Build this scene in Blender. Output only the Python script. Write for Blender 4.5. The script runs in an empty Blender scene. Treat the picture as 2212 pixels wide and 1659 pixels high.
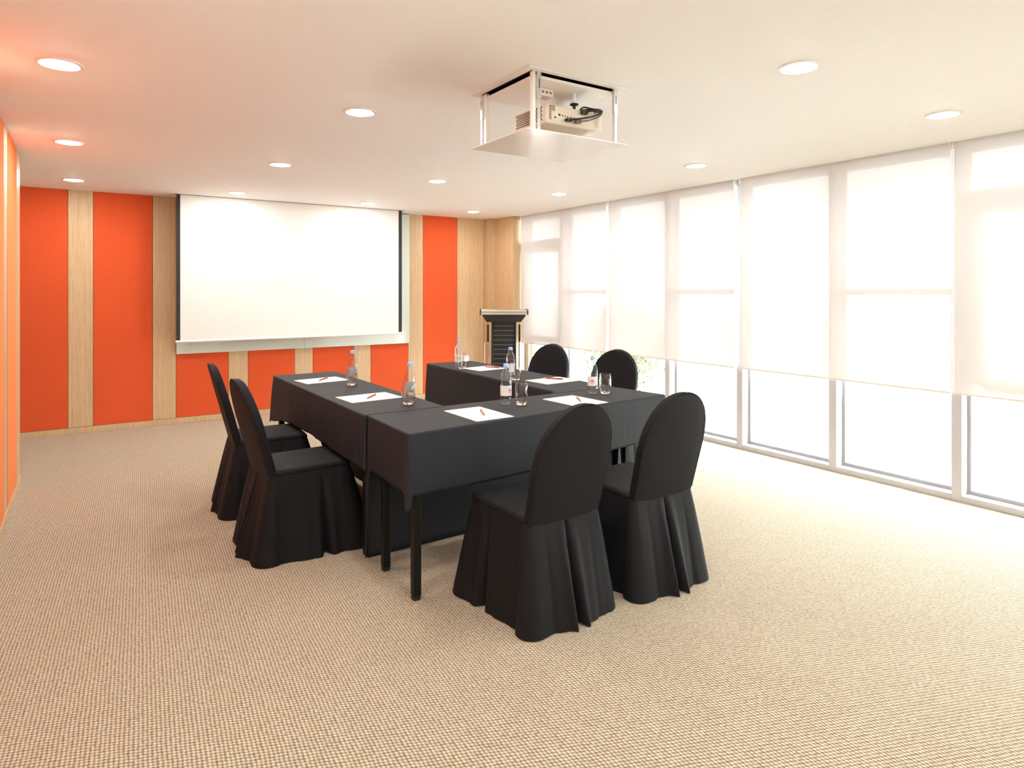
import bpy, bmesh, math, random
from mathutils import Vector, Matrix
R = math.radians
PI = math.pi
SC = bpy.context.scene
COL = SC.collection

# ------------------------------------------------------------------ camera, sky, exposure
CAM_YAW = 33.518
cam = bpy.data.cameras.new('camera')
cam.sensor_fit = 'HORIZONTAL'; cam.sensor_width = 36.0
cam.lens = 36.0*1386.0/2212.0
cam.shift_y = -(829.5-629.0)/2212.0
cam.clip_start = 0.05
camo = bpy.data.objects.new('camera', cam)
camo.location = (0, 0, 1.40); camo.rotation_euler = (PI/2, 0, -R(CAM_YAW))
COL.objects.link(camo); SC.camera = camo

LAMP = 272.0            # emission of a downlight lens
SKY = 21.0
w = bpy.data.worlds.new('sky'); SC.world = w; w.use_nodes = True
bg = w.node_tree.nodes['Background']
bg.inputs['Color'].default_value = (0.97, 0.985, 1.0, 1); bg.inputs['Strength'].default_value = SKY
SC.cycles.max_bounces = 14; SC.cycles.diffuse_bounces = 8
vs = SC.view_settings
vs.view_transform = 'Standard'; vs.look = 'None'; vs.exposure = 0.0; vs.gamma = 1.0
vs.use_curve_mapping = False

# ------------------------------------------------------------------ materials
def nodes(name):
    m = bpy.data.materials.new(name); m.use_nodes = True
    nt = m.node_tree; p = nt.nodes['Principled BSDF']
    return m, nt, p
def N(nt, typ, **kw):
    n = nt.nodes.new(typ)
    for k, v in kw.items():
        if k.startswith('i_'): n.inputs[k[2:].replace('_', ' ')].default_value = v
        else: setattr(n, k, v)
    return n
def ramp(nt, stops):
    r = N(nt, 'ShaderNodeValToRGB')
    e = r.color_ramp.elements
    while len(e) < len(stops): e.new(0.5)
    for el, (p, c) in zip(e, stops):
        el.position = p; el.color = (c[0], c[1], c[2], 1)
    return r
def simple(name, col, rough=0.5, metal=0.0, spec=0.5, bump=0.0, bscale=200, var=0.06, **kw):
    m, nt, p = nodes(name)
    p.inputs['Roughness'].default_value = rough; p.inputs['Metallic'].default_value = metal
    p.inputs['Specular IOR Level'].default_value = spec
    tc = N(nt, 'ShaderNodeTexCoord')
    nz = N(nt, 'ShaderNodeTexNoise', i_Scale=bscale, i_Detail=3.0)
    nt.links.new(tc.outputs['Object'], nz.inputs['Vector'])
    rp = ramp(nt, [(0.3, [c*(1-var) for c in col]), (0.7, [min(1, c*(1+var)) for c in col])])
    nt.links.new(nz.outputs['Fac'], rp.inputs['Fac']); nt.links.new(rp.outputs['Color'], p.inputs['Base Color'])
    if bump:
        b = N(nt, 'ShaderNodeBump', i_Strength=bump, i_Distance=0.002)
        nt.links.new(nz.outputs['Fac'], b.inputs['Height']); nt.links.new(b.outputs['Normal'], p.inputs['Normal'])
    for k, v in kw.items(): p.inputs[k].default_value = v
    return m

def fabric(name, col, scale=900, rough=0.85, bump=0.3, var=0.12, sheen=0.0, broad=0.05, spec=0.3):
    m, nt, p = nodes(name)
    p.inputs['Roughness'].default_value = rough; p.inputs['Specular IOR Level'].default_value = spec
    p.inputs['Sheen Weight'].default_value = sheen; p.inputs['Sheen Roughness'].default_value = 0.5; p.inputs['Sheen Tint'].default_value = (min(1, col[0]*1.4), min(1, col[1]*5), min(1, col[2]*7), 1) if col[0] > 0.3 else (1, 1, 1, 1)
    tc = N(nt, 'ShaderNodeTexCoord')
    n1 = N(nt, 'ShaderNodeTexNoise', i_Scale=scale, i_Detail=2.0)
    n2 = N(nt, 'ShaderNodeTexNoise', i_Scale=3.0, i_Detail=3.0)
    for n in (n1, n2): nt.links.new(tc.outputs['Object'], n.inputs['Vector'])
    r1 = ramp(nt, [(0.3, [c*(1-var) for c in col]), (0.7, [min(1, c*(1+var)) for c in col])])
    r2 = ramp(nt, [(0.3, [1-broad]*3), (0.7, [1.0]*3)])
    mx = N(nt, 'ShaderNodeMix', data_type='RGBA', blend_type='MULTIPLY'); mx.inputs[0].default_value = 1
    nt.links.new(n1.outputs['Fac'], r1.inputs['Fac']); nt.links.new(n2.outputs['Fac'], r2.inputs['Fac'])
    nt.links.new(r1.outputs['Color'], mx.inputs[6]); nt.links.new(r2.outputs['Color'], mx.inputs[7])
    nt.links.new(mx.outputs[2], p.inputs['Base Color'])
    b = N(nt, 'ShaderNodeBump', i_Strength=bump, i_Distance=0.001)
    nt.links.new(n1.outputs['Fac'], b.inputs['Height']); nt.links.new(b.outputs['Normal'], p.inputs['Normal'])
    return m

def wood(name, c1, c2, rough=0.45):
    m, nt, p = nodes(name)
    p.inputs['Roughness'].default_value = rough; p.inputs['Specular IOR Level'].default_value = 0.35
    tc = N(nt, 'ShaderNodeTexCoord')
    mp = N(nt, 'ShaderNodeMapping'); mp.inputs['Scale'].default_value = (1, 1, 0.012)
    n1 = N(nt, 'ShaderNodeTexNoise', i_Scale=55.0, i_Detail=6.0, i_Roughness=0.7)
    mp2 = N(nt, 'ShaderNodeMapping'); mp2.inputs['Scale'].default_value = (1, 1, 0.03)
    n2 = N(nt, 'ShaderNodeTexNoise', i_Scale=260.0, i_Detail=2.0)
    nt.links.new(tc.outputs['Object'], mp.inputs['Vector']); nt.links.new(mp.outputs['Vector'], n1.inputs['Vector'])
    nt.links.new(tc.outputs['Object'], mp2.inputs['Vector']); nt.links.new(mp2.outputs['Vector'], n2.inputs['Vector'])
    r1 = ramp(nt, [(0.32, c1), (0.68, c2)]); nt.links.new(n1.outputs['Fac'], r1.inputs['Fac'])
    r2 = ramp(nt, [(0.35, [0.82]*3), (0.6, [1.0]*3)]); nt.links.new(n2.outputs['Fac'], r2.inputs['Fac'])
    mx = N(nt, 'ShaderNodeMix', data_type='RGBA', blend_type='MULTIPLY'); mx.inputs[0].default_value = 1
    nt.links.new(r1.outputs['Color'], mx.inputs[6]); nt.links.new(r2.outputs['Color'], mx.inputs[7])
    nt.links.new(mx.outputs[2], p.inputs['Base Color'])
    b = N(nt, 'ShaderNodeBump', i_Strength=0.12, i_Distance=0.001)
    nt.links.new(n2.outputs['Fac'], b.inputs['Height']); nt.links.new(b.outputs['Normal'], p.inputs['Normal'])
    return m

def carpet_mat():
    m, nt, p = nodes('woven_loop_carpet')
    p.inputs['Roughness'].default_value = 0.95; p.inputs['Specular IOR Level'].default_value = 0.1
    p.inputs['Sheen Weight'].default_value = 0.29; p.inputs['Sheen Roughness'].default_value = 0.6; p.inputs['Sheen Tint'].default_value = (1.0, 0.90, 0.76, 1)
    L = nt.links.new
    tc = N(nt, 'ShaderNodeTexCoord')
    mp = N(nt, 'ShaderNodeMapping'); mp.inputs['Rotation'].default_value = (0, 0, R(CAM_YAW-12))
    L(tc.outputs['Object'], mp.inputs['Vector'])
    wob = N(nt, 'ShaderNodeTexNoise', i_Scale=9.0, i_Detail=1.0); L(mp.outputs['Vector'], wob.inputs['Vector'])
    wv = N(nt, 'ShaderNodeVectorMath', operation='SCALE'); wv.inputs['Scale'].default_value = 0.006
    L(wob.outputs['Color'], wv.inputs[0])
    ad = N(nt, 'ShaderNodeVectorMath', operation='ADD'); L(mp.outputs['Vector'], ad.inputs[0]); L(wv.outputs[0], ad.inputs[1])
    sp = N(nt, 'ShaderNodeSeparateXYZ'); L(ad.outputs[0], sp.inputs[0])
    mx = N(nt, 'ShaderNodeMath', operation='MULTIPLY'); mx.inputs[1].default_value = 1/0.0133; L(sp.outputs['X'], mx.inputs[0])
    my = N(nt, 'ShaderNodeMath', operation='MULTIPLY'); my.inputs[1].default_value = 1/0.0131; L(sp.outputs['Y'], my.inputs[0])
    sh = N(nt, 'ShaderNodeMath', operation='MULTIPLY_ADD'); sh.inputs[1].default_value = 0.32
    L(my.outputs[0], sh.inputs[0]); L(mx.outputs[0], sh.inputs[2])
    cb = N(nt, 'ShaderNodeCombineXYZ'); L(sh.outputs[0], cb.inputs['X']); L(my.outputs[0], cb.inputs['Y'])
    vo = N(nt, 'ShaderNodeTexVoronoi', voronoi_dimensions='2D', i_Scale=1.0, i_Randomness=0.16)
    L(cb.outputs[0], vo.inputs['Vector'])
    r1 = ramp(nt, [(0.08, (0.575, 0.508, 0.388)), (0.36, (0.38, 0.322, 0.233)), (0.60, (0.105, 0.086, 0.061))])
    L(vo.outputs['Distance'], r1.inputs['Fac'])
    # every loop a slightly different yarn
    rv = N(nt, 'ShaderNodeSeparateColor'); L(vo.outputs['Color'], rv.inputs[0])
    r2 = ramp(nt, [(0.0, (0.89, 0.89, 0.89)), (0.45, (1.0, 0.98, 0.95)), (1.0, (1.07, 1.06, 1.04))])
    L(rv.outputs[0], r2.inputs['Fac'])
    m1 = N(nt, 'ShaderNodeMix', data_type='RGBA', blend_type='MULTIPLY'); m1.inputs[0].default_value = 1
    L(r1.outputs['Color'], m1.inputs[6]); L(r2.outputs['Color'], m1.inputs[7])
    nb = N(nt, 'ShaderNodeTexNoise', i_Scale=14.0, i_Detail=4.0); L(tc.outputs['Object'], nb.inputs['Vector'])
    r3 = ramp(nt, [(0.3, (0.95, 0.92, 0.89)), (0.7, (1.0, 1.0, 1.0))]); L(nb.outputs['Fac'], r3.inputs['Fac'])
    m2 = N(nt, 'ShaderNodeMix', data_type='RGBA', blend_type='MULTIPLY'); m2.inputs[0].default_value = 1
    L(m1.outputs[2], m2.inputs[6]); L(r3.outputs['Color'], m2.inputs[7])
    L(m2.outputs[2], p.inputs['Base Color'])
    inv = N(nt, 'ShaderNodeMath', operation='SUBTRACT'); inv.inputs[0].default_value = 1; L(vo.outputs['Distance'], inv.inputs[1])
    b = N(nt, 'ShaderNodeBump', i_Strength=0.7, i_Distance=0.004); L(inv.outputs[0], b.inputs['Height'])
    L(b.outputs['Normal'], p.inputs['Normal'])
    return m

def blind_mat():
    m = bpy.data.materials.new('roller_blind_fabric'); m.use_nodes = True
    nt = m.node_tree; nt.nodes.clear(); L = nt.links.new
    out = N(nt, 'ShaderNodeOutputMaterial')
    tc = N(nt, 'ShaderNodeTexCoord')
    mp = N(nt, 'ShaderNodeMapping'); mp.inputs['Scale'].default_value = (1, 40, 400)
    mp2 = N(nt, 'ShaderNodeMapping'); mp2.inputs['Scale'].default_value = (1, 400, 30)
    n1 = N(nt, 'ShaderNodeTexNoise', i_Scale=1.0, i_Detail=2.0); n2 = N(nt, 'ShaderNodeTexNoise', i_Scale=1.0, i_Detail=2.0)
    L(tc.outputs['Object'], mp.inputs['Vector']); L(mp.outputs[0], n1.inputs['Vector'])
    L(tc.outputs['Object'], mp2.inputs['Vector']); L(mp2.outputs[0], n2.inputs['Vector'])
    ad = N(nt, 'ShaderNodeMath', operation='ADD'); L(n1.outputs['Fac'], ad.inputs[0]); L(n2.outputs['Fac'], ad.inputs[1])
    BT = 0.0228
    r = ramp(nt, [(0.7, (BT*0.93, BT*0.90, BT*0.87)), (1.3, (BT*1.04, BT*1.01, BT*0.98))])
    r.color_ramp.elements[0].position = 0.35; r.color_ramp.elements[1].position = 0.65
    hf = N(nt, 'ShaderNodeMath', operation='MULTIPLY'); hf.inputs[1].default_value = 0.5; L(ad.outputs[0], hf.inputs[0])
    L(hf.outputs[0], r.inputs['Fac'])
    tr = N(nt, 'ShaderNodeBsdfTranslucent'); L(r.outputs['Color'], tr.inputs['Color'])
    df = N(nt, 'ShaderNodeBsdfDiffuse'); df.inputs['Color'].default_value = (0.60, 0.605, 0.605, 1)
    tp = N(nt, 'ShaderNodeBsdfTransparent'); tp.inputs['Color'].default_value = (0.0135, 0.0135, 0.0135, 1)
    a1 = N(nt, 'ShaderNodeAddShader'); L(tr.outputs[0], a1.inputs[0]); L(df.outputs[0], a1.inputs[1])
    a2 = N(nt, 'ShaderNodeAddShader'); L(a1.outputs[0], a2.inputs[0]); L(tp.outputs[0], a2.inputs[1])
    L(a2.outputs[0], out.inputs['Surface'])
    return m

def pane_mat():
    m = bpy.data.materials.new('window_glass'); m.use_nodes = True
    nt = m.node_tree; nt.nodes.clear(); L = nt.links.new
    out = N(nt, 'ShaderNodeOutputMaterial')
    tp = N(nt, 'ShaderNodeBsdfTransparent'); tp.inputs['Color'].default_value = (0.97, 0.985, 0.98, 1)
    gl = N(nt, 'ShaderNodeBsdfGlossy'); gl.inputs['Roughness'].default_value = 0.01
    lw = N(nt, 'ShaderNodeLayerWeight', i_Blend=0.5)
    pw = N(nt, 'ShaderNodeMath', operation='POWER'); pw.inputs[1].default_value = 5.0; L(lw.outputs['Facing'], pw.inputs[0])
    fr = N(nt, 'ShaderNodeMath', operation='MULTIPLY_ADD'); fr.inputs[1].default_value = 0.9; fr.inputs[2].default_value = 0.03; L(pw.outputs[0], fr.inputs[0])
    mx = N(nt, 'ShaderNodeMixShader'); L(fr.outputs[0], mx.inputs[0]); L(tp.outputs[0], mx.inputs[1]); L(gl.outputs[0], mx.inputs[2])
    L(mx.outputs[0], out.inputs['Surface'])
    return m

def thin_clear(name, tint, base, power):
    m = bpy.data.materials.new(name); m.use_nodes = True
    nt = m.node_tree; nt.nodes.clear(); L = nt.links.new
    out = N(nt, 'ShaderNodeOutputMaterial')
    tp = N(nt, 'ShaderNodeBsdfTransparent'); tp.inputs['Color'].default_value = (*tint, 1)
    gl = N(nt, 'ShaderNodeBsdfGlossy'); gl.inputs['Roughness'].default_value = 0.04
    lw = N(nt, 'ShaderNodeLayerWeight', i_Blend=0.5)
    pw = N(nt, 'ShaderNodeMath', operation='POWER'); pw.inputs[1].default_value = power; L(lw.outputs['Facing'], pw.inputs[0])
    fr = N(nt, 'ShaderNodeMath', operation='MULTIPLY_ADD'); fr.inputs[1].default_value = 0.85; fr.inputs[2].default_value = base; L(pw.outputs[0], fr.inputs[0])
    mx = N(nt, 'ShaderNodeMixShader'); L(fr.outputs[0], mx.inputs[0]); L(tp.outputs[0], mx.inputs[1]); L(gl.outputs[0], mx.inputs[2])
    L(mx.outputs[0], out.inputs['Surface'])
    return m

def emit_mat(name, col, s):
    m = bpy.data.materials.new(name); m.use_nodes = True
    nt = m.node_tree; nt.nodes.clear()
    out = N(nt, 'ShaderNodeOutputMaterial'); e = N(nt, 'ShaderNodeEmission')
    e.inputs['Color'].default_value = (*col, 1); e.inputs['Strength'].default_value = s
    nt.links.new(e.outputs[0], out.inputs['Surface'])
    return m

def clear_mat(name, ior, col=(1, 1, 1), rough=0.0):
    m, nt, p = nodes(name)
    p.inputs['Base Color'].default_value = (*col, 1); p.inputs['Transmission Weight'].default_value = 1
    p.inputs['IOR'].default_value = ior; p.inputs['Roughness'].default_value = rough
    return m

M = {}
M['ceiling'] = simple('white_ceiling_paint', (0.885, 0.892, 0.880), 0.7, spec=0.2, bscale=60, var=0.012)
M['wallpaint'] = simple('off_white_wall_paint', (0.78, 0.74, 0.68), 0.7, spec=0.2, bscale=60, var=0.02)
M['carpet'] = carpet_mat()
M['wood'] = wood('oak_veneer', (0.555, 0.375, 0.205), (0.655, 0.465, 0.275))
M['orange'] = fabric('orange_red_wall_fabric', (0.65, 0.086, 0.022), 420, 0.9, 0.35, 0.14, 0.6, 0.06)
M['joint'] = simple('dark_panel_joint', (0.10, 0.065, 0.035), 0.9)  # dark brown backing that shows in the gaps between panels
M['black'] = fabric('black_table_cloth', (0.0160, 0.0176, 0.0215), 700, 0.66, 0.25, 0.15, 0.0, 0.1, 0.26)
M['chair'] = fabric('black_stretch_chair_cover', (0.0078, 0.0080, 0.0094), 900, 0.68, 0.2, 0.15, 0.0, 0.1, 0.18)
M['steel_black'] = simple('black_powder_coated_steel', (0.005, 0.0045, 0.004), 0.5, 0.0, 0.25)
M['rubber'] = simple('black_rubber', (0.01, 0.01, 0.01), 0.7)
M['top_board'] = simple('grey_laminate_board', (0.25, 0.24, 0.23), 0.5)
M['alu'] = simple('grey_painted_aluminium', (0.43, 0.43, 0.44), 0.5, 0.0, 0.3, var=0.02)
M['white_alu'] = simple('white_painted_aluminium', (0.80, 0.79, 0.78), 0.4, 0.0, 0.4, var=0.02)
M['bead'] = simple('grey_glazing_bead', (0.30, 0.30, 0.31), 0.5, var=0.03)
M['blind'] = blind_mat()
M['hem'] = simple('blind_hem_bar', (0.62, 0.57, 0.52), 0.6, var=0.03)
M['pane'] = pane_mat()
M['screen'] = simple('matte_white_screen', (0.79, 0.775, 0.75), 0.8, spec=0.15, bscale=30, var=0.008)
M['screen_black'] = simple('black_screen_border', (0.018, 0.017, 0.016), 0.7)
M['white_plastic'] = simple('white_plastic', (0.80, 0.78, 0.74), 0.35, var=0.02)
M['board_glass'] = simple('pale_green_back_painted_glass', (0.66, 0.72, 0.66), 0.10, 0.0, 0.5, bscale=8, var=0.01)
M['lens'] = emit_mat('downlight_lens', (1.0, 0.972, 0.935), LAMP)
M['trim'] = simple('white_lamp_trim', (0.85, 0.83, 0.80), 0.4, var=0.01)
M['gloss_white'] = simple('gloss_white_panel', (0.82, 0.79, 0.76), 0.12, spec=0.5, var=0.01)
M['void'] = simple('dark_ceiling_void', (0.012, 0.010, 0.009), 0.9)  # black colour stands in for the unlit space above the ceiling
M['zinc'] = simple('zinc_plated_steel', (0.62, 0.64, 0.62), 0.32, 1.0, bscale=40, var=0.08)
M['ivory'] = simple('ivory_projector_plastic', (0.72, 0.65, 0.54), 0.45, var=0.02)
M['dark'] = simple('black_plastic', (0.012, 0.012, 0.012), 0.4)
M['grey_plastic'] = simple('grey_plastic', (0.16, 0.15, 0.14), 0.5)
M['vent'] = simple('shadowed_vent_hole', (0.10, 0.055, 0.035), 0.8)
M['paper'] = simple('cream_note_paper', (0.86, 0.82, 0.72), 0.8, spec=0.15, var=0.01)
M['print'] = simple('maroon_print', (0.30, 0.12, 0.11), 0.8, var=0.05)
M['pen_red'] = simple('dark_red_pen_plastic', (0.32, 0.035, 0.025), 0.3, var=0.05)
M['pen_tip'] = simple('pen_metal', (0.35, 0.27, 0.24), 0.3, 1.0)
M['water'] = thin_clear('clear_water_bottle_plastic', (0.93, 0.95, 0.97), 0.07, 2.6)
M['glass'] = thin_clear('clear_tumbler_glass', (0.95, 0.94, 0.93), 0.06, 2.8)
M['pinkglass'] = clear_mat('tumbler_thick_base_glass', 1.45, (1.0, 0.90, 0.86))
M['cap'] = simple('light_blue_bottle_cap', (0.30, 0.46, 0.76), 0.4, var=0.03)
M['label'] = simple('white_bottle_label', (0.72, 0.72, 0.74), 0.5, var=0.02)
M['label_red'] = simple('red_label_print', (0.55, 0.10, 0.09), 0.5, var=0.05)
M['brushed'] = simple('brushed_steel', (0.66, 0.61, 0.55), 0.28, 1.0, var=0.05)
M['acrylic'] = clear_mat('clear_acrylic_sheet', 1.2, (1.0, 0.96, 0.90))
M['chrome'] = simple('chrome', (0.85, 0.84, 0.82), 0.08, 1.0, var=0.02)
M['lect'] = simple('black_lectern_panel', (0.010, 0.009, 0.008), 0.35, var=0.1)
M['lect_rib'] = simple('dark_grey_lectern_rib', (0.11, 0.11, 0.11), 0.4, var=0.05)
M['ground'] = simple('pale_concrete_paving', (0.72, 0.72, 0.70), 0.9, spec=0.1, bscale=3, var=0.04)
M['leaf'] = simple('pale_green_leaf', (0.115, 0.15, 0.055), 0.6, bscale=15, var=0.4)
M['bark'] = simple('grey_bark', (0.12, 0.09, 0.06), 0.9, bscale=30, var=0.3)

# ------------------------------------------------------------------ mesh helpers
def box(bm, x0, x1, y0, y1, z0, z1, bevel=0.0, seg=1, mat=None):
    mt = Matrix.Translation(((x0+x1)/2, (y0+y1)/2, (z0+z1)/2)) @ Matrix.Diagonal((abs(x1-x0), abs(y1-y0), abs(z1-z0), 1))
    if mat is not None: mt = mat @ mt
    r = bmesh.ops.create_cube(bm, size=1, matrix=mt)
    if bevel:
        es = list({e for v in r['verts'] for e in v.link_edges})
        bmesh.ops.bevel(bm, geom=es, offset=bevel, segments=seg, profile=0.5, affect='EDGES', clamp_overlap=True)
def cyl(bm, p0, p1, r0, r1=None, n=16, caps=True):
    p0 = Vector(p0); p1 = Vector(p1); d = p1-p0
    q = d.to_track_quat('Z', 'Y').to_matrix().to_4x4()
    bmesh.ops.create_cone(bm, cap_ends=caps, segments=n, radius1=r0, radius2=r0 if r1 is None else r1, depth=d.length,
                          matrix=Matrix.Translation((p0+p1)/2) @ q)
def lathe(bm, prof, n=24, cx=0, cy=0, close=False):
    rows = []
    for r, z in prof:
        if r < 1e-6: rows.append([bm.verts.new((cx, cy, z))])
        else: rows.append([bm.verts.new((cx+r*math.cos(2*PI*i/n), cy+r*math.sin(2*PI*i/n), z)) for i in range(n)])
    prs = list(zip(rows, rows[1:]))
    if close: prs.append((rows[-1], rows[0]))
    for a, b in prs:
        for i in range(n):
            j = (i+1) % n
            if len(a) == 1 and len(b) == 1: continue
            if len(a) == 1: bm.faces.new((a[0], b[j], b[i]))
            elif len(b) == 1: bm.faces.new((a[i], a[j], b[0]))
            else: bm.faces.new((a[i], a[j], b[j], b[i]))
def tube(bm, pts, r, n=8):
    pts = [Vector(p) for p in pts]; rows = []
    up = Vector((0, 0, 1))
    for i, p in enumerate(pts):
        t = (pts[min(i+1, len(pts)-1)]-pts[max(i-1, 0)]).normalized()
        a = t.cross(up)
        if a.length < 1e-3: a = t.cross(Vector((1, 0, 0)))
        a.normalize(); b = t.cross(a).normalized()
        rr = r[i] if isinstance(r, (list, tuple)) else r
        rows.append([bm.verts.new(p + a*rr*math.cos(2*PI*k/n) + b*rr*math.sin(2*PI*k/n)) for k in range(n)])
    for A, B in zip(rows, rows[1:]):
        for k in range(n): bm.faces.new((A[k], A[(k+1) % n], B[(k+1) % n], B[k]))
    bm.faces.new(rows[0][::-1]); bm.faces.new(rows[-1])
def smooth_path(pts, k=6):
    P = [Vector(p) for p in pts]; out = []
    for i in range(len(P)-1):
        a = P[max(i-1, 0)]; b = P[i]; c = P[i+1]; d = P[min(i+2, len(P)-1)]
        for j in range(k):
            t = j/k
            out.append(0.5*((2*b)+(c-a)*t+(2*a-5*b+4*c-d)*t*t+(3*b-a-3*c+d)*t**3))
    out.append(P[-1]); return out
def obj(name, bm, mat, parent=None, smooth=False, sharp=None):
    bmesh.ops.recalc_face_normals(bm, faces=bm.faces)
    me = bpy.data.meshes.new(name); bm.to_mesh(me); bm.free()
    me.materials.append(mat)
    if smooth:
        for p in me.polygons: p.use_smooth = True
        me.set_sharp_from_angle(angle=R(sharp if sharp else 40))
    o = bpy.data.objects.new(name, me); COL.objects.link(o)
    if parent: o.parent = parent
    return o
def tag(o, label, cat, group=None):
    o['label'] = label; o['category'] = cat
    if group: o['group'] = group
    return o
def empty(name, label, cat, loc=(0, 0, 0), rz=0.0, group=None):
    o = bpy.data.objects.new(name, None); o.empty_display_size = 0.1; COL.objects.link(o)
    o.location = loc; o.rotation_euler = (0, 0, rz)
    return tag(o, label, cat, group)
def struct(name, bm, mat, parent=None, **kw):
    o = obj(name, bm, mat, parent, **kw)
    if parent is None: o['kind'] = 'structure'
    return o
def nb(): return bmesh.new()
def dup(root, loc, rz, label):
    r = root.copy(); COL.objects.link(r); r.location = loc; r.rotation_euler = (0, 0, rz); r['label'] = label
    for ch in list(root.children):
        c = ch.copy(); COL.objects.link(c); c.parent = r
        for g in list(ch.children):
            d = g.copy(); COL.objects.link(d); d.parent = c
    return r

# ------------------------------------------------------------------ room shell
CEIL = 2.392
YF = 7.62          # front wall face
XW = 4.83          # window frame inner face
XL = -0.41         # left wall face
YB = -3.2          # wall behind the viewer
bm = nb(); box(bm, -1.75, 5.02, YB-0.15, YF+0.25, -0.12, 0.0); struct('floor', bm, M['carpet'])
# ceiling with a real opening for the projector lift
PX0, PX1, PY0, PY1 = 1.66, 2.165, 2.335, 2.785
bm = nb()
box(bm, -1.75, PX0, YB-0.15, YF+0.25, CEIL, CEIL+0.06); box(bm, PX1, 5.02, YB-0.15, YF+0.25, CEIL, CEIL+0.06)
box(bm, PX0, PX1, YB-0.15, PY0, CEIL, CEIL+0.06); box(bm, PX0, PX1, PY1, YF+0.25, CEIL, CEIL+0.06)
struct('ceiling', bm, M['ceiling'])

# front wall: backing, then every panel its own piece
bm = nb(); box(bm, -1.75, 4.9, YF+0.022, YF+0.22, 0.0, CEIL); wf = struct('wall_front', bm, M['joint'])
seg = [(-0.86, -0.155, 'o'), (-0.155, 0.052, 'w'), (0.052, 0.569, 'o'), (0.569, 0.785, 'w'), (0.785, 1.301, 'o'),
       (1.301, 1.504, 'w'), (1.504, 2.016, 'o'), (2.016, 2.225, 'w'), (2.225, 2.728, 'o'), (2.728, 2.942, 'w'),
       (2.942, 3.447, 'o'), (3.447, 3.656, 'w'), (3.656, 4.163, 'o'), (4.163, 4.585, 'w'), (-1.6, -0.86, 'w')]
for a, b, k in seg:
    bm = nb()
    if k == 'o': box(bm, a+0.002, b-0.002, YF, YF+0.022, 0.062, CEIL, 0.003, 2)
    else: box(bm, a+0.0015, b-0.0015, YF+0.002, YF+0.022, 0.062, CEIL, 0.001)
    obj('fabric_panel' if k == 'o' else 'wood_panel', bm, M['orange'] if k == 'o' else M['wood'], wf)
bm = nb(); box(bm, -1.6, 4.585, YF-0.006, YF+0.022, 0.0, 0.059, 0.0015); struct('baseboard_front', bm, M['wood'])

# stepped wooden corner casing between front wall and windows
bm = nb(); box(bm, 4.70, 5.02, 7.07, YF+0.22, 0.0, CEIL); wc = struct('wall_corner', bm, M['joint'])
def woodpanel(x0, x1, y0, y1):
    bm = nb(); box(bm, x0, x1, y0, y1, 0.0, CEIL, 0.001); obj('wood_panel', bm, M['wood'], wc)
woodpanel(4.587, 4.70, 7.50, YF+0.02)
woodpanel(4.70-0.012, 4.70, 7.071, 7.499)
woodpanel(4.688, 4.80, 7.05, 7.07)
woodpanel(4.80, 4.86, 7.045, 7.07)

# left wall and the recess beyond its end
bm = nb(); box(bm, -1.6, XL-0.022, YB, 5.92, 0.0, CEIL); wl = struct('wall_left', bm, M['joint'])
lseg = [(5.66, 5.92, 'w')]
y = 5.66
pat = [(0.62, 'o'), (0.21, 'w'), (0.51, 'o'), (0.21, 'w'), (0.51, 'o'), (0.21, 'w')]
i = 0
while y > 2.2:
    d, k = pat[i % len(pat)]; i += 1
    lseg.append((max(y-d, YB), y, k)); y -= d
for a, b, k in lseg:
    bm = nb()
    if k == 'o': box(bm, XL-0.022, XL, a+0.002, b-0.002, 0.062, CEIL, 0.003, 2)
    else: box(bm, XL-0.022, XL-0.002, a+0.0015, b-0.0015, 0.062, CEIL, 0.001)
    obj('fabric_panel' if k == 'o' else 'wood_panel', bm, M['orange'] if k == 'o' else M['wood'], wl)
bm = nb(); box(bm, XL-0.022, XL-0.004, YB, y-0.002, 0.062, CEIL); obj('neutral_bounce_panel', bm, M['wallpaint'], wl)  # unseen stretch, added off-white to tone down the orange bounce light
bm = nb(); box(bm, -1.6, XL-0.002, 5.921, 5.941, 0.0, CEIL, 0.001); obj('wood_panel', bm, M['wood'], wl)
bm = nb(); box(bm, XL-0.022, XL+0.006, YB, 5.92, 0.0, 0.059, 0.0015); struct('baseboard_left', bm, M['wood'])
bm = nb(); box(bm, -1.75, -1.6, YB, YF+0.02, 0.0, CEIL); struct('wall_recess', bm, M['wallpaint'])
bm = nb(); box(bm, -1.6, 5.02, YB-0.15, YB, 0.0, CEIL); struct('wall_rear', bm, M['wallpaint'])

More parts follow.
